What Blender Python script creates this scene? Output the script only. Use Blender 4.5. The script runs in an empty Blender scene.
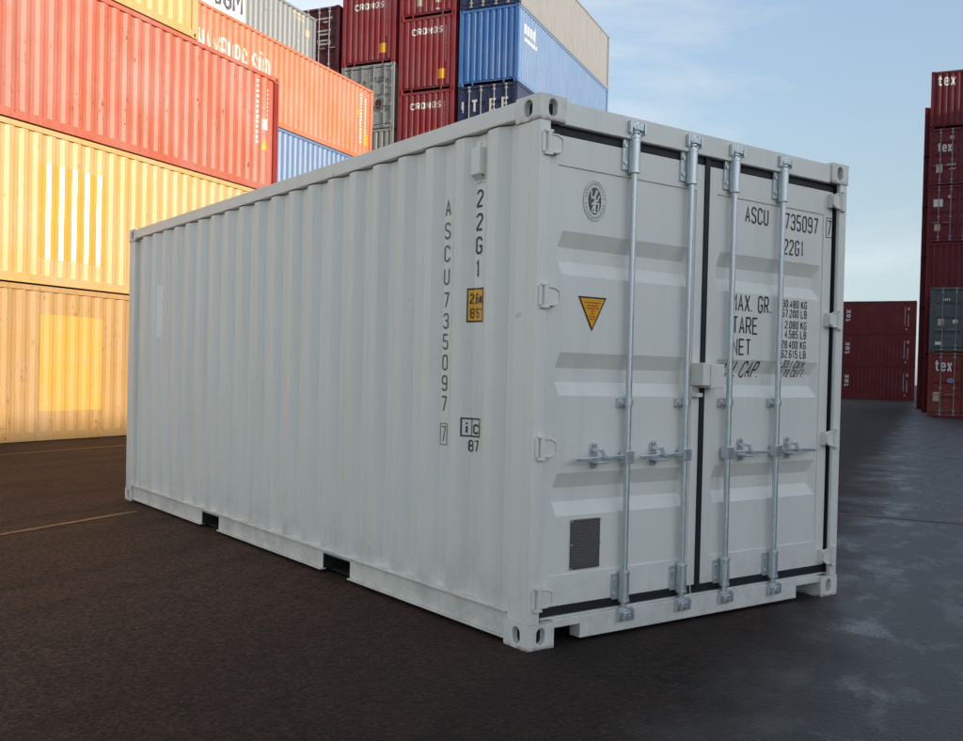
import bpy, bmesh, math, random
from mathutils import Vector, Matrix
random.seed(7)
R = math.radians
scene = bpy.context.scene
col = scene.collection

# ------------------------------------------------------------------ camera
YAW, PITCH, ROLL = 0.61655, -0.01575, 0.02275
CAM = Vector((-2.94334, -3.48399, 1.2858))
fwd = Vector((math.sin(YAW)*math.cos(PITCH), math.cos(YAW)*math.cos(PITCH), math.sin(PITCH)))
rgt = Vector((math.cos(YAW), -math.sin(YAW), 0))
upv = rgt.cross(fwd)
r2 = rgt*math.cos(ROLL) + upv*math.sin(ROLL)
u2 = upv*math.cos(ROLL) - rgt*math.sin(ROLL)
cd = bpy.data.cameras.new('camera')
cam = bpy.data.objects.new('camera', cd); col.objects.link(cam)
cam.matrix_world = Matrix(((r2.x, u2.x, -fwd.x, CAM.x), (r2.y, u2.y, -fwd.y, CAM.y), (r2.z, u2.z, -fwd.z, CAM.z), (0, 0, 0, 1)))
cd.sensor_width = 36; cd.lens = 983.38/963*36
cd.shift_x = (481.5-449.8)/963; cd.shift_y = (388.9-370.5)/963
cd.clip_start = .05; cd.clip_end = 3000
scene.camera = cam

# ------------------------------------------------------------------ yard axes: U runs down the aisle, V to the right
def axes(deg):
    t = R(deg)
    return Vector((math.cos(t), math.sin(t), 0)), Vector((math.sin(t), -math.cos(t), 0))
U, V = axes(28.8)
C0 = Vector((CAM.x, CAM.y, 0))

# ------------------------------------------------------------------ sky, sun, exposure
SUN_EL = 10.6
sun_h = (V*0.98 - U*0.20).normalized()
SUN_ROT = math.atan2(sun_h.x, sun_h.y)
world = bpy.data.worlds.new('World'); scene.world = world; world.use_nodes = True
nt = world.node_tree; nd = nt.nodes; lk = nt.links
bg = nd['Background']
sky = nd.new('ShaderNodeTexSky'); sky.sky_type = 'NISHITA'; sky.sun_disc = False
sky.sun_elevation = R(SUN_EL); sky.sun_rotation = SUN_ROT
sky.air_density = 1.0; sky.dust_density = 0.6; sky.ozone_density = 2.0
tc = nd.new('ShaderNodeTexCoord'); mp = nd.new('ShaderNodeMapping')
mp.inputs['Rotation'].default_value = (0.15, 0.35, 0.4); mp.inputs['Scale'].default_value = (1.0, 1.6, 5.0)
nz = nd.new('ShaderNodeTexNoise'); nz.inputs['Scale'].default_value = 1.6; nz.inputs['Detail'].default_value = 7
nz.inputs['Roughness'].default_value = .58; nz.inputs['Distortion'].default_value = .5
rp = nd.new('ShaderNodeMapRange'); rp.inputs['From Min'].default_value = .42; rp.inputs['From Max'].default_value = .70
rp.inputs['To Min'].default_value = .2; rp.inputs['To Max'].default_value = .95
mx = nd.new('ShaderNodeMix'); mx.data_type = 'RGBA'
# thin cloud and haze take the brightness of the sky behind them, with less colour
def veil(tint):
    bw = nd.new('ShaderNodeRGBToBW'); lk.new(sky.outputs[0], bw.inputs[0])
    m_ = nd.new('ShaderNodeMix'); m_.data_type = 'RGBA'; m_.blend_type = 'MULTIPLY'; m_.inputs['Factor'].default_value = 1
    m_.inputs['B'].default_value = tint; lk.new(bw.outputs[0], m_.inputs['A']); return m_.outputs['Result']
lk.new(veil((1.68, 1.72, 1.75, 1)), mx.inputs['B'])
lk.new(tc.outputs['Generated'], mp.inputs['Vector']); lk.new(mp.outputs[0], nz.inputs['Vector'])
lk.new(nz.outputs['Fac'], rp.inputs['Value']); lk.new(rp.outputs[0], mx.inputs['Factor'])
lk.new(sky.outputs[0], mx.inputs['A'])
# thin pale haze towards the horizon, all the way round
sp_ = nd.new('ShaderNodeSeparateXYZ'); lk.new(tc.outputs['Generated'], sp_.inputs[0])
hz = nd.new('ShaderNodeMapRange'); hz.interpolation_type = 'SMOOTHSTEP'; hz.inputs['From Min'].default_value = .0; hz.inputs['From Max'].default_value = .45
hz.inputs['To Min'].default_value = .85; hz.inputs['To Max'].default_value = .0; lk.new(sp_.outputs[2], hz.inputs['Value'])
mh = nd.new('ShaderNodeMix'); mh.data_type = 'RGBA'; lk.new(veil((.47, .58, .65, 1)), mh.inputs['B'])
lk.new(hz.outputs[0], mh.inputs['Factor']); lk.new(mx.outputs['Result'], mh.inputs['A']); lk.new(mh.outputs['Result'], bg.inputs['Color'])
bg.inputs['Strength'].default_value = 0.142
sd = bpy.data.lights.new('sun', 'SUN'); sun = bpy.data.objects.new('sun', sd); col.objects.link(sun)
sd.energy = 2.0; sd.angle = R(1.0); sd.color = (1.0, .84, .64)
s3 = (sun_h*math.cos(R(SUN_EL)) + Vector((0, 0, math.sin(R(SUN_EL)))))
sun.rotation_euler = s3.to_track_quat('Z', 'Y').to_euler(); sun.location = (0, 0, 40)
vs = scene.view_settings; vs.view_transform = 'Standard'; vs.look = 'None'; vs.gamma = 1; vs.use_curve_mapping = False
vs.exposure = 1.1
scene.render.engine = 'CYCLES'
scene.cycles.max_bounces = 6

# ------------------------------------------------------------------ materials
def lin(r, g, b):
    f = lambda c: ((c/255+.055)/1.055)**2.4 if c > 10 else c/255/12.92
    return (f(r), f(g), f(b), 1)
class NT:
    def __init__(s, name):
        s.m = bpy.data.materials.new(name); s.m.use_nodes = True
        s.t = s.m.node_tree; s.b = s.t.nodes['Principled BSDF']
    def n(s, typ, **kw):
        x = s.t.nodes.new(typ)
        for k, v in kw.items():
            if k in x.inputs.keys(): x.inputs[k].default_value = v
            else: setattr(x, k, v)
        return x
    def l(s, a, b): s.t.links.new(a, b)
    def noise(s, vec, scale, detail=4, rough=.55, dist=0):
        x = s.n('ShaderNodeTexNoise'); x.inputs['Scale'].default_value = scale; x.inputs['Detail'].default_value = detail
        x.inputs['Roughness'].default_value = rough; x.inputs['Distortion'].default_value = dist
        s.l(vec, x.inputs['Vector']); return x.outputs['Fac']
    def mapping(s, vec, loc=(0, 0, 0), scale=(1, 1, 1), rot=(0, 0, 0)):
        x = s.n('ShaderNodeMapping'); x.inputs['Location'].default_value = loc; x.inputs['Scale'].default_value = scale
        x.inputs['Rotation'].default_value = rot; s.l(vec, x.inputs['Vector']); return x.outputs[0]
    def rng(s, v, a, b, c=0., d=1.):
        x = s.n('ShaderNodeMapRange'); x.interpolation_type = 'SMOOTHSTEP'
        for k, q in zip(('From Min', 'From Max', 'To Min', 'To Max'), (a, b, c, d)): x.inputs[k].default_value = q
        s.l(v, x.inputs['Value']); return x.outputs[0]
    def math(s, op, a, b):
        x = s.n('ShaderNodeMath', operation=op)
        for i, q in enumerate((a, b)):
            if isinstance(q, (int, float)): x.inputs[i].default_value = q
            else: s.l(q, x.inputs[i])
        return x.outputs[0]
    def mix(s, f, a, b, blend='MIX'):
        x = s.n('ShaderNodeMix', data_type='RGBA'); x.blend_type = blend
        if isinstance(f, (int, float)): x.inputs['Factor'].default_value = f
        else: s.l(f, x.inputs['Factor'])
        for k, q in (('A', a), ('B', b)):
            if isinstance(q, tuple): x.inputs[k].default_value = q
            else: s.l(q, x.inputs[k])
        return x.outputs['Result']
    def bump(s, h, strength, dist):
        x = s.n('ShaderNodeBump'); x.inputs['Strength'].default_value = strength; x.inputs['Distance'].default_value = dist
        s.l(h, x.inputs['Height']); s.l(x.outputs[0], s.b.inputs['Normal'])
RUST = lin(96, 52, 32); RUST2 = lin(60, 38, 30)
def paint(name, c, fade=.25, rust=.4, streak=.35, rough=.45, spec=.4, seed=None):
    """weathered marine paint: uneven fading, vertical run-off dirt, rust freckles and scrapes"""
    k = NT(name); seed = random.uniform(0, 90) if seed is None else seed
    o = k.n('ShaderNodeTexCoord').outputs['Object']
    oi = k.n('ShaderNodeObjectInfo').outputs['Random']
    cv = k.n('ShaderNodeCombineXYZ'); k.l(k.math('MULTIPLY', oi, 0.0), cv.inputs[0]); 
    p = k.mapping(o, (seed, seed*.7, seed*.3))
    cc = k.mix(k.rng(k.noise(p, .9, 5), .3, .75, 0, fade), c, tuple(min(1, x*.55+.30*max(c[:3])+.06) for x in c[:3])+(1,))
    ps = k.mapping(o, (seed, 0, 0), (9, 9, .35))
    cc = k.mix(k.rng(k.noise(ps, 1.0, 5, .65), .48, .8, 0, streak), cc, tuple(x*.45+.012 for x in c[:3])+(1,))
    fine = k.noise(p, 26, 6, .7)
    cc = k.mix(k.rng(fine, .3, .7, 0, .10), cc, (.02, .02, .02, 1))
    if rust > 0:
        big = k.rng(k.noise(k.mapping(o, (seed*2, 0, 0), (1.6, 1.6, .8)), 1.5, 6, .7), .50, .68)
        sm = k.rng(k.noise(k.mapping(o, (seed*3, 0, 0), (6, 6, 2.6)), 3.0, 5, .7), .555, .65)
        rm = k.math('MULTIPLY', k.math('MULTIPLY', big, sm), min(1, rust*1.6))
        cc = k.mix(rm, cc, k.mix(fine, RUST, RUST2))
        rr = k.math('ADD', k.math('MULTIPLY', rm, .35), rough)
    else:
        rr = k.math('ADD', k.math('MULTIPLY', fine, .12), rough-.06)
    k.l(cc, k.b.inputs['Base Color']); k.l(rr, k.b.inputs['Roughness'])
    k.b.inputs['Specular IOR Level'].default_value = spec
    k.bump(k.noise(p, 5, 3), .12, .02)
    return k.m
def plain(name, c, rough=.5, metal=0., spec=.5, var=.15, scale=14):
    k = NT(name); o = k.n('ShaderNodeTexCoord').outputs['Object']
    f = k.noise(o, scale, 5, .65)
    k.l(k.mix(k.rng(f, .3, .7, 0, var), c, tuple(x*.5 for x in c[:3])+(1,)), k.b.inputs['Base Color'])
    k.l(k.rng(f, .2, .8, rough-.08, rough+.1), k.b.inputs['Roughness'])
    k.b.inputs['Metallic'].default_value = metal; k.b.inputs['Specular IOR Level'].default_value = spec
    return k.m
def worn(name, c, under, lo=.42, hi=.6):
    """print or paint flaked off in patches, showing the coat beneath"""
    k = NT(name); o = k.n('ShaderNodeTexCoord').outputs['Object']
    f = k.noise(o, 3.2, 6, .72)
    k.l(k.mix(k.rng(f, lo, hi), c, under), k.b.inputs['Base Color']); k.b.inputs['Roughness'].default_value = .55
    return k.m

def hero_paint(name, c):
    k = NT(name); o = k.n('ShaderNodeTexCoord').outputs['Object']
    p = k.mapping(o, (3, 5, 1))
    cc = k.mix(k.rng(k.noise(k.mapping(o, (1, 0, 0), (5, 5, .5)), 1.2, 5, .6), .42, .8, 0, .24), c, tuple(x*.62 for x in c[:3])+(1,))
    cc = k.mix(k.rng(k.noise(p, 1.3, 5), .4, .75, 0, .12), cc, lin(236, 233, 225))
    f = k.noise(p, 45, 5, .7)
    cc = k.mix(k.rng(f, .66, .8, 0, .35), cc, lin(120, 105, 92))
    # splash dirt gathers low down
    sx = k.n('ShaderNodeSeparateXYZ'); k.l(o, sx.inputs[0])
    low = k.math('MULTIPLY', k.rng(sx.outputs[2], .5, .02), k.rng(k.noise(p, 6, 6, .7), .35, .75))
    cc = k.mix(k.math('MULTIPLY', low, .34), cc, lin(98, 88, 78))
    sp = k.math('MULTIPLY', k.rng(k.noise(p, 11, 4, .7), .68, .74), k.rng(k.noise(p, 1.1, 2), .5, .66))
    cc = k.mix(k.math('MULTIPLY', sp, .5), cc, lin(120, 84, 62))
    er = k.math('MULTIPLY', k.rng(sx.outputs[2], .022, .0), k.rng(k.noise(p, 14, 5, .7), .38, .6))
    cc = k.mix(k.math('MULTIPLY', er, .85), cc, lin(112, 66, 42))
    k.l(cc, k.b.inputs['Base Color'])
    k.l(k.rng(k.noise(p, 9, 5), .2, .8, .36, .52), k.b.inputs['Roughness'])
    k.b.inputs['Specular IOR Level'].default_value = .45
    k.bump(k.noise(k.mapping(o, (0, 0, 0), (2.5, 2.5, 2.0)), 2.2, 3), .16, .02)
    return k.m

HERO = hero_paint('light_grey_paint', lin(231, 227, 217))
M = {}
def galv():
    k = NT('galvanised_steel'); o = k.n('ShaderNodeTexCoord').outputs['Object']
    f = k.noise(o, 34, 5, .7)
    k.l(k.mix(f, lin(178, 186, 188), lin(228, 232, 232)), k.b.inputs['Base Color'])
    k.b.inputs['Metallic'].default_value = .75
    k.l(k.rng(f, .2, .8, .28, .5), k.b.inputs['Roughness'])
    return k.m
M['galv'] = galv()
M['zinc'] = plain('bright_zinc', lin(226, 230, 230), .3, .5, var=.1)
M['rubber'] = plain('black_rubber', (.012, .014, .016, 1), .55, spec=.4)
M['black'] = plain('black_print', (.013, .013, .014, 1), .5)
M['brown_print'] = plain('grey_brown_print', lin(92, 84, 78), .5)
M['white_print'] = plain('white_print', lin(225, 224, 216), .5)
M['yellow_print'] = plain('yellow_sticker', lin(238, 168, 14), .45)
M['red_print'] = plain('red_print', lin(176, 60, 20), .5)
M['plate'] = plain('dark_metal_plate', lin(92, 88, 85), .45, .2)
M['plate_mark'] = plain('engraved_plate_marks', lin(124, 118, 112), .5, .2)
M['under'] = plain('dark_underside_and_shade', (.02, .018, .017, 1), .8)  # dark colour of undersides; inside the forklift pockets it stands in for shade
M['wood_floor'] = plain('plywood_floor', lin(92, 66, 46), .7)
M['rust'] = plain('rusty_steel', RUST, .8, var=.7)
M['hole'] = plain('dark_void', (.01, .01, .01, 1), .9)
M['cream'] = plain('cream_plate', lin(196, 178, 150), .6)
M['rod_worn'] = plain('weathered_rod', lin(150, 140, 134), .55, .3, var=.6)

# ------------------------------------------------------------------ mesh helpers
class MB:
    def __init__(s): s.v = []; s.f = []
    def quad(s, a, b, c, d):
        n = len(s.v); s.v += [a, b, c, d]; s.f.append((n, n+1, n+2, n+3)); return s
    def poly(s, pts):
        n = len(s.v); s.v += pts; s.f.append(tuple(range(n, n+len(pts)))); return s
    def box(s, x0, x1, y0, y1, z0, z1):
        n = len(s.v)
        s.v += [(x0, y0, z0), (x1, y0, z0), (x1, y1, z0), (x0, y1, z0), (x0, y0, z1), (x1, y0, z1), (x1, y1, z1), (x0, y1, z1)]
        for f in ((3, 2, 1, 0), (4, 5, 6, 7), (0, 1, 5, 4), (1, 2, 6, 5), (2, 3, 7, 6), (3, 0, 4, 7)): s.f.append(tuple(n+i for i in f))
        return s
    def prism(s, pts, off):
        """closed polygon pts (3-D) extruded by vector off"""
        n = len(s.v); k = len(pts); o = Vector(off)
        s.v += [tuple(p) for p in pts] + [tuple(Vector(p)+o) for p in pts]
        s.f.append(tuple(range(n+k-1, n-1, -1))); s.f.append(tuple(range(n+k, n+2*k)))
        for i in range(k): s.f.append((n+i, n+(i+1) % k, n+k+(i+1) % k, n+k+i))
        return s
    def cyl(s, a, b, r, seg=12, r2=None):
        a = Vector(a); b = Vector(b); d = (b-a).normalized(); r2 = r if r2 is None else r2
        x = d.orthogonal().normalized(); y = d.cross(x); n = len(s.v)
        for c, rr in ((a, r), (b, r2)):
            for i in range(seg):
                t = 2*math.pi*i/seg; s.v.append(tuple(c + x*math.cos(t)*rr + y*math.sin(t)*rr))
        for i in range(seg): s.f.append((n+i, n+(i+1) % seg, n+seg+(i+1) % seg, n+seg+i))
        s.f.append(tuple(range(n+seg-1, n-1, -1))); s.f.append(tuple(range(n+seg, n+2*seg)))
        return s
    def tube(s, pts, r, seg=8):
        for a, b in zip(pts[:-1], pts[1:]): s.cyl(a, b, r, seg)
        return s
    def mesh(s, name, mat, smooth=False):
        me = bpy.data.meshes.new(name); me.from_pydata([tuple(v) for v in s.v], [], s.f); me.update()
        bm = bmesh.new(); bm.from_mesh(me); bmesh.ops.recalc_face_normals(bm, faces=bm.faces); bm.to_mesh(me); bm.free()
        if mat: me.materials.append(mat)
        if smooth:
            me.polygons.foreach_set('use_smooth', [True]*len(me.polygons)); me.set_sharp_from_angle(angle=R(40))
        return me
def link(name, me, parent=None, loc=None, bevel=0):
    o = bpy.data.objects.new(name, me); col.objects.link(o)
    if parent: o.parent = parent
    if loc: o.location = loc
    if bevel:
        b = o.modifiers.new('bevel', 'BEVEL'); b.width = bevel; b.segments = 2; b.limit_method = 'ANGLE'; b.angle_limit = R(40)
    return o
def empty(name, loc, rz=0):
    o = bpy.data.objects.new(name, None); col.objects.link(o); o.location = loc; o.rotation_euler = (0, 0, rz); o.empty_display_size = .3
    return o
def tag(o, label, cat, group=None):
    o['label'] = label; o['category'] = cat
    if group: o['group'] = group
    return o

# ------------------------------------------------------------------ stroke lettering
c_, d_ = .26, .13
GL = {
 'A': [[(0, 0), (.5, 1), (1, 0)], [(.19, .33), (.81, .33)]],
 'B': [[(0, 0), (0, 1), (1-c_, 1), (1, 1-d_), (1, .62), (1-c_, .52), (0, .52)], [(1-c_, .52), (1, .42), (1, d_), (1-c_, 0), (0, 0)]],
 'C': [[(1, .78), (1, 1-d_), (1-c_, 1), (c_, 1), (0, 1-d_), (0, d_), (c_, 0), (1-c_, 0), (1, d_), (1, .22)]],
 'D': [[(0, 0), (0, 1), (1-c_, 1), (1, 1-d_), (1, d_), (1-c_, 0), (0, 0)]],
 'E': [[(1, 1), (0, 1), (0, 0), (1, 0)], [(0, .52), (.85, .52)]],
 'F': [[(1, 1), (0, 1), (0, 0)], [(0, .52), (.85, .52)]],
 'G': [[(1, .78), (1, 1-d_), (1-c_, 1), (c_, 1), (0, 1-d_), (0, d_), (c_, 0), (1-c_, 0), (1, d_), (1, .45), (.55, .45)]],
 'H': [[(0, 0), (0, 1)], [(1, 0), (1, 1)], [(0, .5), (1, .5)]],
 'I': [[(.5, 0), (.5, 1)]],
 'K': [[(0, 0), (0, 1)], [(1, 1), (0, .42)], [(.3, .58), (1, 0)]],
 'L': [[(0, 1), (0, 0), (1, 0)]],
 'M': [[(0, 0), (0, 1), (.5, .4), (1, 1), (1, 0)]],
 'N': [[(0, 0), (0, 1), (1, 0), (1, 1)]],
 'O': [[(c_, 0), (1-c_, 0), (1, d_), (1, 1-d_), (1-c_, 1), (c_, 1), (0, 1-d_), (0, d_), (c_, 0)]],
 'P': [[(0, 0), (0, 1), (1-c_, 1), (1, 1-d_), (1, .6), (1-c_, .47), (0, .47)]],
 'R': [[(0, 0), (0, 1), (1-c_, 1), (1, 1-d_), (1, .6), (1-c_, .47), (0, .47)], [(.5, .47), (1, 0)]],
 'S': [[(1, .8), (1, 1-d_), (1-c_, 1), (c_, 1), (0, 1-d_), (0, .65), (c_, .54), (1-c_, .47), (1, .36), (1, d_), (1-c_, 0), (c_, 0), (0, d_), (0, .2)]],
 'T': [[(0, 1), (1, 1)], [(.5, 1), (.5, 0)]],
 'U': [[(0, 1), (0, d_), (c_, 0), (1-c_, 0), (1, d_), (1, 1)]],
 'X': [[(0, 0), (1, 1)], [(0, 1), (1, 0)]],
 '0': [[(c_, 0), (1-c_, 0), (1, d_), (1, 1-d_), (1-c_, 1), (c_, 1), (0, 1-d_), (0, d_), (c_, 0)]],
 '1': [[(.2, .82), (.55, 1), (.55, 0)]],
 '2': [[(0, .8), (0, 1-d_), (c_, 1), (1-c_, 1), (1, 1-d_), (1, .66), (0, .12), (0, 0), (1, 0)]],
 '3': [[(0, .82), (0, 1-d_), (c_, 1), (1-c_, 1), (1, 1-d_), (1, .62), (1-c_, .52), (.35, .52)], [(1-c_, .52), (1, .42), (1, d_), (1-c_, 0), (c_, 0), (0, d_), (0, .2)]],
 '4': [[(.75, 0), (.75, 1), (0, .3), (1, .3)]],
 '5': [[(1, 1), (0, 1), (0, .56), (1-c_, .56), (1, .45), (1, d_), (1-c_, 0), (c_, 0), (0, d_), (0, .18)]],
 '6': [[(1, .84), (1, 1-d_), (1-c_, 1), (c_, 1), (0, 1-d_), (0, d_), (c_, 0), (1-c_, 0), (1, d_), (1, .44), (1-c_, .55), (0, .55)]],
 '7': [[(0, 1), (1, 1), (.35, 0)]],
 '8': [[(c_, .52), (0, .63), (0, 1-d_), (c_, 1), (1-c_, 1), (1, 1-d_), (1, .63), (1-c_, .52), (c_, .52), (0, .42), (0, d_), (c_, 0), (1-c_, 0), (1, d_), (1, .42), (1-c_, .52)]],
 '9': [[(0, .16), (0, d_), (c_, 0), (1-c_, 0), (1, d_), (1, 1-d_), (1-c_, 1), (c_, 1), (0, 1-d_), (0, .56), (c_, .45), (1, .45)]],
 '.': [[(0, .0), (0, .09)]], ',': [[(.1, .1), (0, -.1)]], "'": [[(.1, 1), (0, .78)]], '"': [[(0, 1), (0, .8)], [(.4, 1), (.4, .8)]],
 'm': [[(0, 0), (0, .68)], [(0, .58), (.2, .68), (.5, .58), (.5, 0)], [(.5, .58), (.8, .68), (1, .55), (1, 0)]],
 'i': [[(.5, 0), (.5, .66)], [(.5, .84), (.5, 1)]],
 'c': [[(1, .62), (1-c_, .75), (c_, .75), (0, .62), (0, d_), (c_, 0), (1-c_, 0), (1, d_)]],
 't': [[(.42, .95), (.42, .16), (.6, .03), (1, .06)], [(.05, .68), (.95, .68)]],
 'e': [[(.06, .36), (.96, .36), (.94, .55), (.7, .7), (.3, .7), (.05, .5), (.05, .18), (.3, .0), (.72, 0), (1, .16)]],
 'x': [[(.1, .68), (.9, 0)], [(.92, .68), (.1, 0)], [(-.04, .68), (.4, .68)], [(.66, .68), (1.1, .68)], [(-.06, 0), (.38, 0)], [(.64, 0), (1.08, 0)]],
}
GL['Ü'] = GL['U'] + [[(.2, 1.14), (.2, 1.26)], [(.8, 1.14), (.8, 1.26)]]
WID = {'.': .12, ',': .15, "'": .12, 'I': .35, '"': .4, 'i': .3, 'M': 1.2, '1': .8}
def ribbon(pts, w):
    """list of quads [(x,y)*4] along a polyline with mitred joints"""
    P = [Vector((p[0], p[1], 0)) for p in pts]; closed = (P[0]-P[-1]).length < 1e-6
    if closed: P = P[:-1]
    n = len(P); L = []; Rr = []
    for i in range(n):
        a = P[i-1] if (i > 0 or closed) else None; b = P[(i+1) % n] if (i < n-1 or closed) else None
        d1 = (P[i]-a).normalized() if a is not None else None; d2 = (b-P[i]).normalized() if b is not None else None
        if d1 is None: d1 = d2
        if d2 is None: d2 = d1
        n1 = Vector((-d1.y, d1.x, 0)); n2 = Vector((-d2.y, d2.x, 0)); m = (n1+n2)
        m = n1 if m.length < 1e-4 else m.normalized(); k = min(2.0, 1/max(.3, m.dot(n1)))
        L.append(P[i]+m*w*.5*k); Rr.append(P[i]-m*w*.5*k)
    q = []
    for i in range(n if closed else n-1):
        j = (i+1) % n; q.append([(p.x, p.y) for p in (Rr[i], Rr[j], L[j], L[i])])
    return q
def text_quads(txt, x, y, h, w, sw, gap=None, vertical=False, vstep=None):
    """quads with layer index; x,y lower left of the first glyph"""
    out = []; gap = sw*1.5 if gap is None else gap; cx = x; cy = y
    for ch in txt:
        if ch == ' ': cx += w*.75; cy -= (vstep or 0); continue
        gw = w*WID.get(ch, 1); li = 0
        for st in GL[ch]:
            for q in ribbon([(cx+sw/2+p[0]*(gw-sw), cy+sw/2+p[1]*(h-sw)) for p in st], sw): out.append((q, li))
            li += 1
        if vertical: cy -= vstep
        else: cx += gw+gap
    return out
def rect_q(x0, x1, y0, y1, layer=0): return [([(x0, y0), (x1, y0), (x1, y1), (x0, y1)], layer)]
def frame_q(x0, x1, y0, y1, w, layer=0):
    return rect_q(x0, x1, y0, y0+w, layer)+rect_q(x0, x1, y1-w, y1, layer)+rect_q(x0, x0+w, y0+w, y1-w, layer)+rect_q(x1-w, x1, y0+w, y1-w, layer)
def decal_mesh(name, quads, mapper, mat, breaks=(), base=.002):
    """print lying on a surface: quads in (s,t) are cut at the folds and laid on through mapper(s,t,offset)"""
    bm = bmesh.new()
    for q, li in quads:
        vs_ = [bm.verts.new((p[0], p[1], li*.0005)) for p in q]
        try: bm.faces.new(vs_)
        except ValueError: pass
    if breaks:
        xs = [v.co.x for v in bm.verts]; lo, hi = min(xs), max(xs)
        for b in breaks:
            if lo < b < hi:
                bmesh.ops.bisect_plane(bm, geom=bm.verts[:]+bm.edges[:]+bm.faces[:], plane_co=(b, 0, 0), plane_no=(1, 0, 0), dist=1e-6)
    for v in bm.verts: v.co = mapper(v.co.x, v.co.y, base+v.co.z)
    me = bpy.data.meshes.new(name); bm.to_mesh(me); bm.free(); me.materials.append(mat)
    return me

# ------------------------------------------------------------------ corrugation
W = 2.438
class Prof:
    """piecewise linear depth profile along one axis"""
    def __init__(s, pts): s.p = pts; s.breaks = [a for a, _ in pts]
    def __call__(s, x):
        p = s.p
        if x <= p[0][0]: return p[0][1]
        for (a, da), (b, db) in zip(p[:-1], p[1:]):
            if x <= b: return da + (db-da)*(x-a)/(b-a)
        return p[-1][1]
def corr(a, b, first, period, inner, outer, dep):
    """a..b range, first = centre of first inner flat"""
    pts = [(a, dep)]; k = 0; sl = (period-inner-outer)/2
    while True:
        c = first+k*period
        if c+inner/2+sl+outer+sl+inner/2 > b+.001: break
        x = c+inner/2
        pts += [(x, dep), (x+sl, 0), (x+sl+outer, 0), (x+2*sl+outer, dep)]; k += 1
    pts.append((b, dep)); return Prof(pts)
SIDE = {}
def side_prof(L):
    if L not in SIDE: SIDE[L] = corr(.16, L-.16, .222, .278, .070, .072, .036)
    return SIDE[L]
HERO_PROF = corr(.16, 6.058-.16, .222, .278, .070, .072, .036)
END = corr(.14, W-.14, .20, .2565, .055, .10, .045)
XO = .010   # how far the outer flats sit inside the casting face

# ------------------------------------------------------------------ corner casting with real oval apertures
def casting_mesh(sx, sy, mat, name='corner_casting'):
    m = MB(); a, b, h = .162, .178, .118
    def face(o, e1, e2, w, hh, ow, oh, n):
        """plate w x hh with an oval hole, inner sleeve and dark back"""
        N = 20; o = Vector(o); e1 = Vector(e1); e2 = Vector(e2); n = Vector(n)
        c = o+e1*w/2+e2*hh/2; ring = []; rec = []
        for i in range(N):
            t = 2*math.pi*(i+.5)/N; cx, cy = math.cos(t), math.sin(t)
            st = max(oh-ow, 0)/2
            ring.append(c+e1*cx*ow/2+e2*(cy*ow/2+(st if cy > 0 else -st)) if oh >= ow else c+e1*(cx*oh/2+((ow-oh)/2 if cx > 0 else -(ow-oh)/2))+e2*cy*oh/2)
            k = max(abs(cx)/(w/2), abs(cy)/(hh/2)); rec.append(c+e1*cx/k+e2*cy/k)
        # snap nearest ring points of the rectangle to its corners
        for q in (o, o+e1*w, o+e1*w+e2*hh, o+e2*hh):
            i = min(range(N), key=lambda j: (rec[j]-q).length); rec[i] = q
        k0 = len(m.v); back = [p-n*.035 for p in ring]
        m.v += [tuple(p) for p in rec]+[tuple(p) for p in ring]+[tuple(p) for p in back]
        for i in range(N):
            j = (i+1) % N
            m.f.append((k0+i, k0+j, k0+N+j, k0+N+i)); m.f.append((k0+N+i, k0+N+j, k0+2*N+j, k0+2*N+i))
        m.f.append(tuple(range(k0+2*N, k0+3*N)))
        return len(m.f)-1
    caps = []
    caps.append(face((0, 0, 0), (1, 0, 0), (0, 0, 1), a, h, .052, .079, (0, -1, 0)))
    caps.append(face((0, 0, 0), (0, 1, 0), (0, 0, 1), b, h, .058, .079, (-1, 0, 0)))
    caps.append(face((0, 0, h), (1, 0, 0), (0, 1, 0), a, b, .064, .115, (0, 0, 1)))
    m.quad((0, 0, 0), (a, 0, 0), (a, b, 0), (0, b, 0))
    m.quad((a, 0, 0), (a, b, 0), (a, b, h), (a, 0, h)); m.quad((0, b, 0), (a, b, 0), (a, b, h), (0, b, h))
    m.v = [((x if sx > 0 else -x), (y if sy > 0 else -y), z) for x, y, z in m.v]
    me = m.mesh(name, mat); me.materials.append(M['hole'])
    for c in caps: me.polygons[c].material_index = 1
    return me

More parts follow.
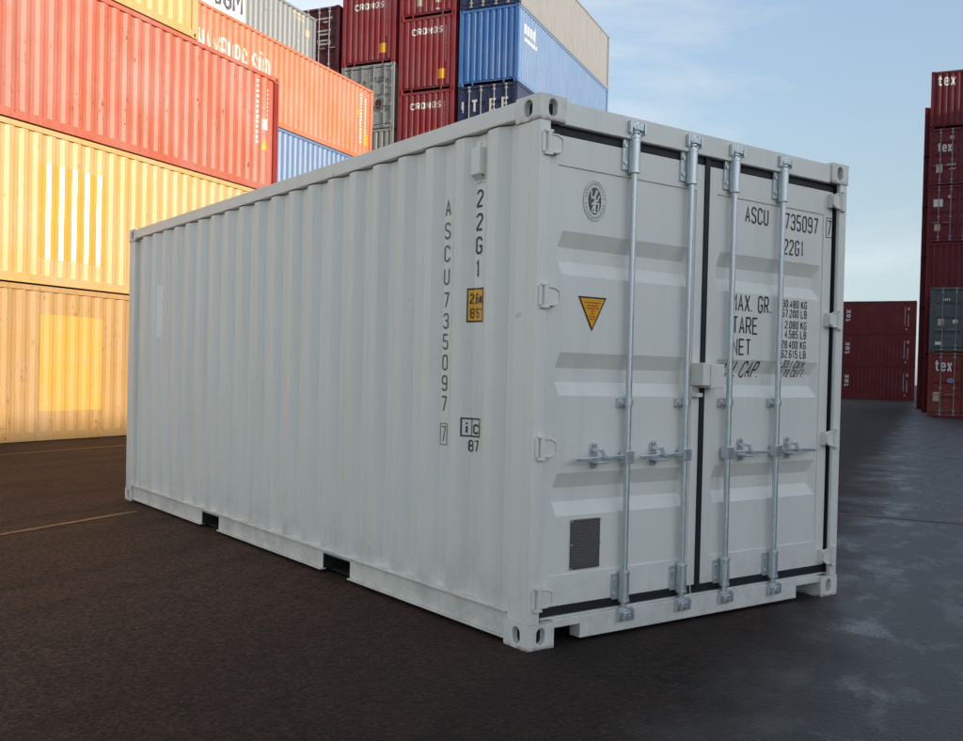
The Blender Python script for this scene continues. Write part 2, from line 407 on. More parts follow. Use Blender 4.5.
# ================================================================== SETTING: ground
def asphalt():
    k = NT('wet_asphalt'); o = k.n('ShaderNodeTexCoord').outputs['Object']
    big = k.noise(o, .35, 5, .6); mid = k.noise(o, 2.2, 6, .65); agg = k.noise(o, 60, 5, .75)
    vor = k.n('ShaderNodeTexVoronoi'); vor.inputs['Scale'].default_value = 62; k.l(o, vor.inputs['Vector'])
    v2 = k.n('ShaderNodeTexVoronoi'); v2.inputs['Scale'].default_value = 120; k.l(k.mapping(o, (3, 1, 0)), v2.inputs['Vector'])
    cell = k.n('ShaderNodeSeparateXYZ'); k.l(vor.outputs['Color'], cell.inputs[0])
    cell2 = k.n('ShaderNodeSeparateXYZ'); k.l(v2.outputs['Color'], cell2.inputs[0])
    c = k.mix(k.rng(mid, .3, .7), lin(78, 54, 42), lin(95, 67, 52))
    c = k.mix(k.rng(big, .3, .7, 0, .6), c, lin(56, 43, 36))
    c = k.mix(k.rng(cell.outputs[0], .5, 1.0, 0, .75), c, lin(112, 84, 66))      # stones in the mix
    c = k.mix(k.rng(cell.outputs[1], .45, 1.0, 0, .85), c, lin(22, 18, 17))
    c = k.mix(k.rng(cell2.outputs[0], .6, 1.0, 0, .5), c, lin(24, 19, 17))
    c = k.mix(k.rng(cell2.outputs[1], .982, .992, 0, .6), c, lin(120, 104, 90))    # sparse pale chips
    c = k.mix(k.rng(k.noise(o, 9, 6, .75), .44, .68, 0, .45), c, lin(26, 21, 19))
    # tyre tracks and old seams running along the aisle
    ax = k.mapping(o, (0, 0, 0), (1, 1, 1), (0, 0, -R(28.8)))
    trk = k.noise(k.mapping(ax, (0, 0, 0), (.05, 1.1, 1)), 1.4, 5, .65)
    c = k.mix(k.rng(trk, .46, .7, 0, .6), c, lin(26, 22, 20))
    # old oil stains and a few hairline cracks
    c = k.mix(k.rng(k.noise(o, .9, 5, .6), .60, .70, 0, .45), c, lin(24, 20, 19))
    vc = k.n('ShaderNodeTexVoronoi'); vc.feature = 'DISTANCE_TO_EDGE'; vc.inputs['Scale'].default_value = .42
    wob = k.n('ShaderNodeVectorMath', operation='ADD'); nv = k.n('ShaderNodeTexNoise'); nv.inputs['Scale'].default_value = 1.3; nv.inputs['Detail'].default_value = 6
    k.l(o, nv.inputs['Vector']); k.l(o, wob.inputs[0]); k.l(nv.outputs['Color'], wob.inputs[1]); k.l(wob.outputs[0], vc.inputs['Vector'])
    crack = k.math('MULTIPLY', k.rng(vc.outputs['Distance'], .004, .0015), k.rng(k.noise(o, .5, 2), .50, .60))
    c = k.mix(k.math('MULTIPLY', crack, .8), c, lin(12, 10, 10))
    # wet film: the lane right of the container is wetter, in drifting patches
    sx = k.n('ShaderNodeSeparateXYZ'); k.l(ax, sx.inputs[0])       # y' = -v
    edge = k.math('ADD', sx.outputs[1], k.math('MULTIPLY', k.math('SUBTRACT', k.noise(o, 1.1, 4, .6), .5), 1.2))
    painted_shade = k.rng(edge, 2.6, .2)  # shade beside the container, painted in as darker ground
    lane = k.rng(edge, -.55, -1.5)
    c = k.mix(k.math('MULTIPLY', painted_shade, .62), c, lin(24, 20, 18))
    wn = k.noise(k.mapping(ax, (4, 0, 0), (.8, 1.4, 1)), 2.3, 8, .66, .3)
    wet = k.math('MULTIPLY', k.rng(wn, .49, .63), lane)
    c = k.mix(k.math('MULTIPLY', lane, .55), c, lin(24, 24, 25))
    c = k.mix(k.math('MULTIPLY', wet, .4), c, lin(18, 19, 20))
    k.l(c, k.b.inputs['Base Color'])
    rough = k.math('SUBTRACT', k.math('SUBTRACT', .76, k.math('MULTIPLY', lane, .30)), k.math('MULTIPLY', wet, .22))
    rough = k.math('ADD', rough, k.math('MULTIPLY', k.math('SUBTRACT', agg, .5), .2))
    k.l(rough, k.b.inputs['Roughness'])
    k.l(k.math('ADD', k.math('MULTIPLY', lane, .55), .20), k.b.inputs['Specular IOR Level'])
    h = k.math('ADD', k.math('MULTIPLY', agg, .8), k.math('MULTIPLY', vor.outputs['Distance'], -.9))
    h = k.math('MULTIPLY', h, k.math('SUBTRACT', 1.0, k.math('MULTIPLY', wet, .7)))
    k.bump(k.math('ADD', h, k.math('MULTIPLY', mid, .8)), .8, .007)
    return k.m
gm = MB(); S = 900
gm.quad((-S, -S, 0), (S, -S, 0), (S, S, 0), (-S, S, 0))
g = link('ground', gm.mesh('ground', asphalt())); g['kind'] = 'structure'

def line_mat(name, c, lo, hi):
    k = NT(name); o = k.n('ShaderNodeTexCoord').outputs['Object']
    f = k.noise(o, 7, 8, .75)
    k.l(k.mix(k.rng(f, lo, hi), lin(56, 49, 44), c), k.b.inputs['Base Color']); k.b.inputs['Roughness'].default_value = .5
    k.bump(k.noise(o, 75, 4, .7), .5, .006)
    return k.m
def ground_line(name, a, b, w, mat, label):
    a = Vector((a[0], a[1], 0)); b = Vector((b[0], b[1], 0)); d = (b-a).normalized(); n = Vector((-d.y, d.x, 0))*w/2
    m = MB(); N = 24
    for i in range(N):
        p = a.lerp(b, i/N); q = a.lerp(b, (i+1)/N); j = lambda: random.uniform(.85, 1.1)
        m.quad(tuple(p-n+Vector((0, 0, .004))), tuple(q-n+Vector((0, 0, .004))), tuple(q+n+Vector((0, 0, .004))), tuple(p+n+Vector((0, 0, .004))))
    o = link(name, m.mesh(name, mat)); o['kind'] = 'structure'; o['label'] = label
LY = line_mat('worn_yellow_line_paint', lin(128, 92, 48), .42, .66)
LR = line_mat('worn_red_line_paint', lin(140, 74, 58), .44, .70)
dl = Vector((1.17, .70, 0)).normalized()
ground_line('painted_line', (-1.42-dl.x*9, 4.44-dl.y*9), (-.25+dl.x*.1, 5.14+dl.y*.1), .07, LY, 'worn yellow line painted on the asphalt left of the white container')
ground_line('painted_line', (-.11-U.x*8, 11.37-U.y*8), (-.11+U.x*10, 11.37+U.y*10), .09, LR, 'faint reddish line along the foot of the yellow containers')
d2 = Vector((.48, -.95, 0)).normalized()
ground_line('painted_line', (5.73-d2.x*3, 2.12-d2.y*3), (6.21+d2.x*14, 1.17+d2.y*14), .05, LR, 'faint reddish line crossing the wet asphalt right of the white container')

# ================================================================== HERO CONTAINER
L20, L40, HS, HC = 6.058, 12.192, 2.591, 2.896
def groove_z(z):
    d = 0
    for k in range(3):
        t = 1.979-.58*k
        for a, b, da, db in ((t, t-.075, 0, 1), (t-.075, t-.142, 1, 1), (t-.142, t-.208, 1, 0)):
            if b <= z <= a: d = max(d, da+(db-da)*(a-z)/(a-b))
    return d
def door_mesh(x0, x1, mat, y=.040, z0=.182, z1=2.426, fl=.07, fr=.07, sc=1.0, dep=.036, name='door'):
    """steel door leaf: frame members and a pressed panel with three tapering horizontal grooves"""
    m = MB(); px0, px1 = x0+fl, x1-fr; pz0, pz1 = .33*sc, 2.285*sc; th = .05
    # frame (stands 6 mm proud of the panel)
    m.box(x0, px0, y, y+th, z0, z1); m.box(px1, x1, y, y+th, z0, z1)
    m.box(px0, px1, y+.001, y+th, pz1, z1); m.box(px0, px1, y+.001, y+th, z0, pz0)
    yp = y+.008
    zs = {pz0, pz1}
    for k in range(3):
        t = 1.979-.58*k
        for q in (t, t-.075, t-.142, t-.208): zs.add(q*sc)
    zs = sorted(z for z in zs if pz0 <= z <= pz1)
    r = .032; xs = [px0, px0+.012, px0+.012+r, px1-.012-r, px1-.012, px1]
    ram = [0, 0, 1, 1, 0, 0]; n = len(m.v)
    for z in zs:
        gz = groove_z(z/sc)
        for x, q in zip(xs, ram): m.v.append((x, yp+dep*gz*q, z))
    for i in range(len(zs)-1):
        for j in range(len(xs)-1):
            a = n+i*len(xs)+j; m.f.append((a, a+1, a+1+len(xs), a+len(xs)))
    return m.mesh(name, mat)
def door_y(x, z, x0, x1, y=.040, fl=.07, fr=.07, dep=.036):
    px0, px1 = x0+fl, x1-fr
    if not (px0 < x < px1 and .33 < z < 2.285): return y
    r = .032; q = min(1, max(0, (x-px0-.012)/r), ) if x < (px0+px1)/2 else min(1, max(0, (px1-.012-x)/r))
    return y+.008+dep*groove_z(z)*q

def wall_side(L, H, right, mat, z0=.158, z1=None, p=None):
    p = p or side_prof(L); z1 = H-.10 if z1 is None else z1; m = MB()
    for (a, da), (b, db) in zip(p.p[:-1], p.p[1:]):
        xa, xb = XO+da, XO+db
        if right: xa, xb = W-xa, W-xb
        m.quad((xa, a, z0), (xb, b, z0), (xb, b, z1), (xa, a, z1))
    return m.mesh('side_wall', mat)
def wall_end(H, back, L, mat, z0=.17, z1=None):
    z1 = H-.10 if z1 is None else z1; m = MB()
    for (a, da), (b, db) in zip(END.p[:-1], END.p[1:]):
        ya, yb = .02+da, .02+db
        if back: ya, yb = L-ya, L-yb
        m.quad((a, ya, z0), (b, yb, z0), (b, yb, z1), (a, ya, z1))
    return m.mesh('end_wall', mat)
def roof_mesh(L, H, mat):
    m = MB(); y = .09; n = int((L-.18)/.21); st = (L-.18)/n
    for i in range(n):
        a = y+i*st
        for q0, q1, z0, z1 in ((0, .3, 0, 0), (.3, .4, 0, -.02), (.4, .9, -.02, -.02), (.9, 1, -.02, 0)):
            m.quad((.05, a+q0*st, H-.012+z0), (W-.05, a+q0*st, H-.012+z0), (W-.05, a+q1*st, H-.012+z1), (.05, a+q1*st, H-.012+z1))
    return m.mesh('roof', mat)

hero = empty('shipping_container', (0, 0, 0))
tag(hero, 'light grey shipping container with closed double doors standing alone in the foreground', 'container')
H = HS; L = L20
lw = link('side_wall', wall_side(L, H, False, HERO, p=HERO_PROF), hero); link('side_wall', wall_side(L, H, True, HERO, p=HERO_PROF), hero)
link('end_wall', wall_end(H, True, L, HERO), hero); link('roof', roof_mesh(L, H, HERO), hero)
link('floor', MB().box(.07, W-.07, .12, L-.12, .125, .152).mesh('floor', M['wood_floor']), hero)
CM = {}
def cast(sx, sy, mat):
    k = (sx, sy, mat.name)
    if k not in CM: CM[k] = casting_mesh(sx, sy, mat)
    return CM[k]
for x, sx in ((0, 1), (W, -1)):
    for y, sy in ((0, 1), (L, -1)):
        for z in (0, H-.118):
            link('corner_casting', cast(sx, sy, HERO), hero, (x, y, z), .006)
for x0, x1 in ((.004, .072), (W-.072, W-.004)):
    # door-end posts: outer channel with a hinge-side return; a shallow step runs up the side face
    m = MB().box(x0, x1, .004, .07, .118, H-.118)
    xa, xb = (x0+.004, x1) if x0 < 1 else (x0, x1-.004)
    m.box(xa, xb, .07, .168, .118, H-.118)
    link('corner_post', m.mesh('corner_post', HERO), hero, None, .005)
    m = MB().box(x0, x0+.10 if x0 < 1 else x1, L-.165, L-.004, .118, H-.118)
    if x0 > 1: m = MB().box(x1-.10, x1, L-.165, L-.004, .118, H-.118)
    link('corner_post', m.mesh('corner_post', HERO), hero, None, .006)
for s in (0, 1):
    mm = lambda x: x if s == 0 else W-x
    b2 = lambda m, x0, x1, *r: m.box(min(mm(x0), mm(x1)), max(mm(x0), mm(x1)), *r)
    m = MB(); b2(m, .002, .062, .178, L-.178, H-.094, H-.008)
    link('top_side_rail', m.mesh('top_side_rail', HERO), hero, None, .006)
    m = MB()
    for ya, yb in ((.178, 1.714), (2.062, 3.777), (4.132, L-.178)):
        b2(m, .026, .032, ya, yb, .030, .150)                  # web
        b2(m, .008, .05, ya, yb, .020, .0295)                 # lower flange
    b2(m, .000, .06, .172, L-.172, .1505, .1595)                # continuous top flange
    for ya, yb in ((1.714, 2.062), (3.777, 4.132)):
        b2(m, .026, .032, ya, yb, .128, .150)                  # strap over the pocket
    link('bottom_side_rail', m.mesh('bottom_side_rail', HERO), hero, None, .002)
for ya in (1.714, 3.777):   # forklift tunnels run right across; missing light inside is painted as dark colour
    yb = ya+.35
    m = MB().box(.034, W-.034, ya-.008, ya-.001, .0265, .124).box(.034, W-.034, yb+.001, yb+.008, .0265, .124).box(.034, W-.034, ya, yb, .117, .124)
    m.box(.075, W-.075, ya, yb, .0205, .0262).box(1.0, 1.02, ya, yb, .0265, .1165)
    link('forklift_pocket', m.mesh('forklift_pocket', M['under']), hero)
# header and sill
m = MB().box(.162, W-.162, .012, .09, 2.470, 2.579)
m.box(.072, W-.072, .085, .11, 2.430, 2.4698)
link('door_header', m.mesh('door_header', HERO), hero, None, .004)
m = MB().box(.338, 2.050, .010, .085, .018, .128).box(.162, .338, .010, .085, .0875, .128).box(2.050, 2.276, .010, .085, .0875, .128)
m.box(.10, W-.10, .030, .11, .1282, .135)
link('door_sill', m.mesh('door_sill', HERO), hero, None, .004)
for xa, xb in ((.20, .335), (2.055, 2.23)): link('sill_pocket', MB().box(xa, xb, .30, .31, .0, .125).mesh('sill_pocket', M['under']), hero)
# jambs behind the doors
link('door_jamb', MB().box(.075, .11, .112, .15, .15, 2.43).mesh('door_jamb', HERO), hero)
link('door_jamb', MB().box(W-.11, W-.075, .112, .15, .15, 2.43).mesh('door_jamb', HERO), hero)
link('door_stop', MB().box(.11, W-.11, .13, .14, .15, 2.43).mesh('door_stop', M['under']), hero)

def hinge(parent, left, z):
    """post lugs with a pin, knuckle and a tapering blade welded to the door edge"""
    mx_ = (lambda x: x) if left else (lambda x: W-x)
    m = MB(); h = .045
    P = [(.070, h), (.115, h), (.148, h*.55), (.148, -h*.55), (.115, -h), (.070, -h)]
    def pl(y0, y1, pts): m.prism([(mx_(x), y0, z+q) for x, q in pts], (0, y1-y0, 0))
    # blade as a rim with a hollow middle
    pl(.0, .010, P)
    rim = [(.076, h-.008), (.112, h-.008), (.141, h*.5), (.141, -h*.5), (.112, -h+.008), (.076, -h+.008)]
    for i in range(6):
        a, b = P[i], P[(i+1) % 6]; ra, rb = rim[i], rim[(i+1) % 6]
        m.prism([(mx_(a[0]), -.006, z+a[1]), (mx_(b[0]), -.006, z+b[1]), (mx_(rb[0]), -.006, z+rb[1]), (mx_(ra[0]), -.006, z+ra[1])], (0, .0055, 0))
    m.prism([(mx_(x), y, z-.04) for x, y in ((.122, .0105), (.145, .0105), (.145, .0395), (.122, .0395))], (0, 0, .08))
    m.cyl((mx_(.058), -.002, z-.052), (mx_(.058), -.002, z+.052), .014, 12)
    o = link('hinge', m.mesh('hinge', HERO, True), parent, None, .0015)
    return o
def lugs(left):
    for z in (2.368, 1.658, .948, .238):
        m = MB()
        mx_ = (lambda x: x) if left else (lambda x: W-x)
        for dz in (-.058, .046):
            m.prism([(mx_(x), y, z+dz) for x, y in ((.030, -.010), (.072, -.018), (.072, .0035), (.030, .0035))], (0, 0, .012))
        m.prism([(mx_(x), y, z-.045) for x, y in ((.018, -.004), (.036, -.004), (.036, .0035), (.018, .0035))], (0, 0, .09))
        link('hinge_lug', m.mesh('hinge_lug', HERO), hero, None, .0015)
lugs(True); lugs(False)
link('jamb_seal', MB().box(2.3585, 2.3655, .026, .085, .136, 2.468).mesh('jamb_seal', M['rubber']), hero)

DOORS = {}
DX = {'L': (.080, 1.191), 'R': (1.226, 2.346)}
for key, (x0, x1) in DX.items():
    fl, fr = (.076, .060) if key == 'L' else (.070, .082)
    d = link('door', door_mesh(x0, x1, HERO, fl=fl, fr=fr), hero, None, .0025); DOORS[key] = (d, fl, fr)
    # rubber gasket all round the leaf
    m = MB()
    for yy, g0 in ((.044, .002), (.062, -.004)):
        m.box(x0-.018, x1+.018, yy, yy+.014, 2.4265+g0, 2.4685+g0*.2); m.box(x0-.018, x1+.018, yy, yy+.014, .1365-g0*.2, .1815-g0)
        m.box(x0-.018, x0-.0005, yy, yy+.014, .1815-g0, 2.4265+g0); m.box(x1+.0005, x1+(.019 if key == 'R' else .020), yy, yy+.014, .1815-g0, 2.4265+g0)
    link('gasket', m.mesh('gasket', M['rubber']), d, None, .003)
    for z in (2.368, 1.658, .948, .238): hinge(d, key == 'L', z)
# overlapping rubber lip and box where the leaves meet
dR = DOORS['R'][0]; dL = DOORS['L'][0]
link('gasket_lip', MB().box(1.190, 1.227, .0325, .0395, .165, 2.478).mesh('gasket_lip', M['rubber']), dR, None, .002)
RODS = (.630, 1.054, 1.400, 1.824)
for i, x in enumerate(RODS):
    d = dL if i < 2 else dR; yr = .010
    link('lock_rod', MB().cyl((x, yr, .10), (x, yr, 2.53), .0165, 18).mesh('lock_rod', M['galv'], True), d)
    for zc, hh, nm in ((2.395, .085, 't'), (.238, .070, 'b')):
        m = MB().cyl((x, yr, zc-hh), (x, yr, zc+hh), .027, 18)
        m.cyl((x, yr, zc-hh-.006), (x, yr, zc-hh+.006), .030, 18); m.cyl((x, yr, zc+hh-.006), (x, yr, zc+hh+.006), .030, 18)
        m.box(x-.062, x+.02, .0285, .0395, zc-hh*.9, zc+hh*.9)
        for q in (-.5, .5): m.cyl((x-.046, .022, zc+q*hh), (x-.046, .029, zc+q*hh), .011, 8)
        link('rod_bracket', m.mesh('rod_bracket', M['galv'], True), d)
    # mid guides
    m = MB().cyl((x, yr, 1.145), (x, yr, 1.177), .024, 16).box(x-.05, x+.016, .026, .047, 1.140, 1.182).cyl((x-.036, .016, 1.161), (x-.036, .027, 1.161), .012, 8)
    link('rod_guide', m.mesh('rod_guide', M['galv'], True), d)
    # cams and their keepers at header and sill
    for zc, s in ((2.527, 1), (.098, -1)):
        m = MB().cyl((x, yr, zc-.028), (x, yr, zc+.028), .024, 12)
        m.prism([(x-.030, -.006, zc-.016), (x-.014, -.022, zc-.016), (x+.030, -.018, zc-.016), (x+.044, .0, zc-.016), (x+.020, .018, zc-.016)], (0, 0, .030))
        m.box(x-.040, x-.012, -.014, .006, zc-.008, zc+.022)
        m.cyl((x+.018, -.020, zc+.012*s), (x+.018, .002, zc+.012*s), .013, 8)
        link('cam', m.mesh('cam', M['galv'], True), d, None, .002)
        m = MB().box(x-.052, x-.040, -.012, .0095, zc-.030, zc+.030).box(x+.046, x+.058, -.012, .0095, zc-.030, zc+.030).box(x-.040, x+.046, .004, .0095, zc-.034, zc+.034)
        link('cam_keeper', m.mesh('cam_keeper', M['galv']), d, None, .002)
# handles and their catches: (hub rod, catch x, handle tip x)
for i, (x, cx, tx) in enumerate(((.630, .430, .272), (1.054, .848, .712), (1.400, 1.545, 1.755), (1.824, 1.968, 2.180))):
    d = dL if i < 2 else dR; z = .889; s = -1 if i < 2 else 1
    m = MB().box(x-.030, x+.030, -.014, .030, z-.032, z+.032)              # hub on the rod
    m.prism([(x+s*.030, -.002, z-.011), (cx-s*.03, -.014, z-.010), (tx, -.006, z-.014), (tx, -.006, z+.004), (cx-s*.03, -.014, z+.009), (x+s*.030, -.002, z+.012)], (0, .011, 0))
    link('handle', m.mesh('handle', M['galv']), d, None, .003)
    yd = door_y(cx, z, *DX['L' if i < 2 else 'R'], fl=DOORS['L' if i < 2 else 'R'][1], fr=DOORS['L' if i < 2 else 'R'][2])
    m = MB()
    pts = []
    for q in range(16):
        t = 2*math.pi*q/16; pts.append((cx+.026*math.cos(t), yd-.0085, z+.012+.030*math.sin(t)+(.036 if math.sin(t) > 0 else -.036)))
    m.prism(pts, (0, .008, 0))
    m.box(cx-.030, cx+.038, -.024, yd-.009, z-.026, z-.0165)
    for q in (.062, -.040): m.cyl((cx, yd-.018, z+q), (cx, yd-.008, z+q), .011, 8)
    link('handle_catch', m.mesh('handle_catch', M['galv']), d, None, .002)
    m = MB().box(cx-.014, cx+.006, -.0165, yd-.0095, z+.030, z+.048)
    m.prism([(cx-.020, -.022, z+.044), (cx+.008, -.022, z+.050), (cx+.024, -.022, z+.018), (cx+.056, -.022, z+.008), (cx+.052, -.022, z-.006), (cx+.008, -.022, z+.000)], (0, .005, 0))
    link('handle_latch', m.mesh('handle_latch', M['zinc']), d, None, .002)
# lock box over the meeting edge, in two halves, with the small clip beneath
m = MB().box(1.122, 1.176, -.044, .0385, 1.252, 1.372); link('lock_box', m.mesh('lock_box', HERO), dL, None, .004)
m = MB().box(1.1775, 1.285, -.050, .032, 1.240, 1.366); link('lock_box', m.mesh('lock_box', HERO), dR, None, .004)
m = MB().box(1.130, 1.180, .004, .0385, 1.190, 1.212); link('clip', m.mesh('clip', HERO), dL, None, .003)
# thin wire seals hanging at two lower brackets
for x in (1.054, 1.400):
    pts = [(x+.03*math.cos(t)*1.1, .005-.028*math.sin(t), .318+.012*math.sin(2*t)) for t in [i*math.pi/7 for i in range(8)]]
    pts += [(x-.03 if x > 1.2 else x+.045, -.008, .25), (x-.028 if x > 1.2 else x+.05, -.01, .14)]
    link('wire_seal', MB().tube(pts, .0024, 6).mesh('wire_seal', M['white_print']), dL if x < 1.2 else dR)

# --- marks on the doors
def dmap(key):
    x0, x1 = DX[key]; _, fl, fr = DOORS[key]
    return lambda s, t, o: Vector((s, door_y(s, t, x0, x1, fl=fl, fr=fr)-o, t))
def door_decal(name, quads, mat, key, base=.002, cuts=()):
    # cut at groove lines (horizontal): swap axes around the cutter
    fm = dmap(key); zs = []
    for k in range(3):
        t = 1.979-.58*k; zs += [t, t-.075, t-.142, t-.208]
    k_ = .019/3.51   # the marks were measured on a plane 19 mm nearer the camera than the panel
    sw = [([(p[1]+(p[1]-1.286)*k_, p[0]+(p[0]+2.943)*k_) for p in q], li) for q, li in quads]
    me = decal_mesh(name, sw, lambda s, t, o: fm(t, s, o), mat, zs, base)
    return link(name, me, DOORS[key][0])
K = M['black']
door_decal('lettering', text_quads('ASCU', 1.518, 2.158, .092, .042, .0095, .012), K, 'R')
door_decal('lettering', text_quads('735097', 1.872, 2.156, .094, .042, .0095, .0125), K, 'R')
door_decal('print_box', frame_q(2.2575, 2.3185, 2.146, 2.264, .004), K, 'R')
door_decal('lettering', text_quads('7', 2.270, 2.160, .090, .036, .008), K, 'R')
door_decal('lettering', text_quads('22G1', 1.868, 2.012, .090, .040, .0095, .012), K, 'R')
door_decal('lettering', text_quads('MAX.', 1.412, 1.664, .096, .046, .0095, .010), K, 'R')
door_decal('lettering', text_quads('GR.', 1.650, 1.664, .096, .042, .0095, .012), K, 'R')
door_decal('lettering', text_quads('TARE', 1.434, 1.541, .096, .047, .0095, .010), K, 'R')
door_decal('lettering', text_quads('NET', 1.436, 1.423, .092, .047, .0095, .010), K, 'R')
def slant(q, z0, k=.16): return [([(x+(y-z0)*k, y) for x, y in a], l) for a, l in q]
for w_, x_ in (('CU.', 1.392), ('CAP.', 1.540)): door_decal('lettering', slant(text_quads(w_, x_, 1.300, .092, .040, .009, .010), 1.300), K, 'R')
for tx, zc, sl in (('30.480', 1.731, 0), ('67.200', 1.676, 0), ('2.080', 1.611, 0), ('4.585', 1.556, 0), ('28.400', 1.497, 0), ('62.615', 1.442, 0), ('33.1', 1.384, .16), ('1.170', 1.332, .16)):
    unit = 'KG' if zc in (1.731, 1.611, 1.497) else 'LB'
    if sl: unit = 'CU.M.' if tx == '33.1' else 'CU.FT.'
    hh = .046
    wd = sum(.0225*WID.get(ch, 1)+.0075 for ch in tx)
    ux = 2.046 if not sl else 2.006
    for q in (text_quads(tx, ux-.016-wd, zc-hh/2, hh, .0225, .0058, .0075), text_quads(unit, ux, zc-hh/2, hh, .024 if not sl else .020, .0058, .0075)):
        door_decal('lettering', slant(q, zc-hh/2, sl), K, 'R')
# oval certification emblem: pale oval, dark core, pale standing figure, ring of tiny letters
def oval(cx, cz, rx, rz, n=32): return [(cx+rx*math.cos(2*math.pi*i/n), cz+rz*math.sin(2*math.pi*i/n)) for i in range(n)]
ex, ez = .381, 2.138
em = door_decal('emblem', [(oval(ex, ez, .076, .099), 0)], M['white_print'], 'L')
door_decal('emblem_core', [(oval(ex, ez, .043, .066), 0)], M['plate'], 'L', .0032)
fig = []
for pl, w_ in (([(0, -.052), (0, .03)], .012), ([(-.022, -.018), (.024, .008)], .009), ([(-.026, .05), (-.022, .012), (0, .02)], .008), ([(.004, .03), (.014, .052)], .013),
               ([(0, -.01), (-.02, -.048)], .008), ([(.002, -.012), (.024, -.012), (.020, -.05)], .008), ([(.02, .012), (.03, .028)], .008), ([(-.024, -.054), (.022, -.056)], .006)):
    for li, q in enumerate(ribbon([(ex+a, ez+b) for a, b in pl], w_)): fig.append((q, len(fig) % 4))
door_decal('emblem_figure', fig, M['white_print'], 'L', .0044)
ring = []
for i in range(30):
    t = 2*math.pi*i/30
    if abs(math.sin(t)) < .12: continue
    cx_, cz_ = ex+.0595*math.cos(t), ez+.0825*math.sin(t); dx, dz = -math.sin(t), math.cos(t)
    ring += [(q, i % 3) for q in ribbon([(cx_-math.cos(t)*.005, cz_-math.sin(t)*.006), (cx_+math.cos(t)*.005, cz_+math.sin(t)*.006)], .0042)]
door_decal('emblem_ring', ring+[(q, 0) for q in ribbon(oval(ex, ez, .0735, .0965)+[oval(ex, ez, .0735, .0965)[0]], .0016)], M['plate'], 'L', .0032)
# triangular warning sticker
tri = [(.289, 1.673), (.477, 1.673), (.383, 1.505)]
door_decal('warning_sticker', [(tri, 0)], M['black'], 'L')
cxm, czm = .383, 1.617
door_decal('warning_field', [([(cxm+(x-cxm)*.85, czm+(z-czm)*.85) for x, z in tri], 0)], M['yellow_print'], 'L', .0032)
wl = []
for i, (zz, ww) in enumerate(((1.645, .052), (1.630, .034), (1.617, .042), (1.604, .010), (1.592, .009), (1.578, .020), (1.565, .016))):
    x = -ww
    while x < ww:
        s_ = random.uniform(.006, .014); wl += rect_q(cxm+x, min(cxm+x+s_, cxm+ww), zz-.0032, zz+.0032, 0); x += s_+.0035
door_decal('warning_print', wl, M['red_print'], 'L', .0044)
# data plate
dp = link('data_plate', MB().box(.292, .486, .0385, .0475, .346, .590).mesh('data_plate', M['plate']), dL, None, .006)
pm = []
for i in range(17):
    zz = .572-i*.0125
    x = .303
    while x < .473:
        s_ = random.uniform(.008, .05); pm += rect_q(x, min(x+s_, .475), zz-.0018, zz+.0018); x += s_+.005
link('plate_engraving', decal_mesh('plate_engraving', pm, lambda s, t, o: Vector((s, .0385-o, t)), M['plate_mark'], (), .001), dL)
m = MB()
for x in (.295, .4825):
    for z in (.353, .468, .583): m.cyl((x, .034, z), (x, .039, z), .0048, 8)
link('rivets', m.mesh('rivets', M['galv']), dL)

# --- marks on the left side wall (viewed from -x: the reading direction runs towards -y)
PS = HERO_PROF
def smap(s, t, o): return Vector((XO+PS(-s)-o, -s, t))
SB = [-b for b in PS.breaks]
def side_decal(name, q, mat, base=.002): return link(name, decal_mesh(name, q, smap, mat, SB, base), lw)
side_decal('lettering', text_quads('ASCU', -.808, 2.115, .088, .050, .0095, vertical=True, vstep=.1205), M['brown_print'])
side_decal('lettering', text_quads('735097', -.806, 1.630, .084, .048, .0095, vertical=True, vstep=.1095), M['brown_print'])
side_decal('print_box', frame_q(-.812, -.748, .906, 1.022, .0045), M['brown_print'])
side_decal('lettering', text_quads('7', -.799, .922, .085, .038, .007), M['brown_print'])
side_decal('lettering', text_quads('22G1', -.530, 2.128, .090, .052, .012, vertical=True, vstep=.1185), K)
st = side_decal('height_sticker', rect_q(-.572, -.452, 1.548, 1.722), K)
side_decal('height_sticker_field', rect_q(-.564, -.460, 1.557, 1.713), M['yellow_print'], .0032)
side_decal('height_sticker_print', text_quads('2,6m', -.555, 1.642, .052, .022, .0065, .006), K, .0044)
side_decal('height_sticker_print', text_quads('8\'6"', -.552, 1.568, .052, .024, .0065, .007), K, .0044)
side_decal('print_box', frame_q(-.590, -.462, .965, 1.062, .008), K); side_decal('print_box', rect_q(-.533, -.527, .973, 1.054), K)
side_decal('lettering', text_quads('i', -.566, .980, .062, .055, .010), K); side_decal('lettering', text_quads('c', -.518, .980, .066, .046, .010), K)
side_decal('lettering', text_quads('87', -.548, .890, .060, .034, .008, .010), K)
# faint unpainted sticker ghost near the far end, and the ventilator near the door end
side_decal('pale_patch', rect_q(-5.30, -5.17, 1.55, 2.02), plain('pale_grey_print', lin(243, 243, 240), .3, var=.03), .0015)
m = MB().box(.006, .042, .466, .536, 2.290, 2.425)
m.prism([(.006, .466, 2.2895), (.006, .536, 2.2895), (.040, .536, 2.262), (.040, .466, 2.262)], (.004, 0, .0))
m.box(.0405, .0455, .460, .542, 2.252, 2.462)
for z in (2.262, 2.448): m.cyl((.034, .500, z), (.041, .500, z), .007, 8)
link('ventilator', m.mesh('ventilator', HERO), lw, None, .004)

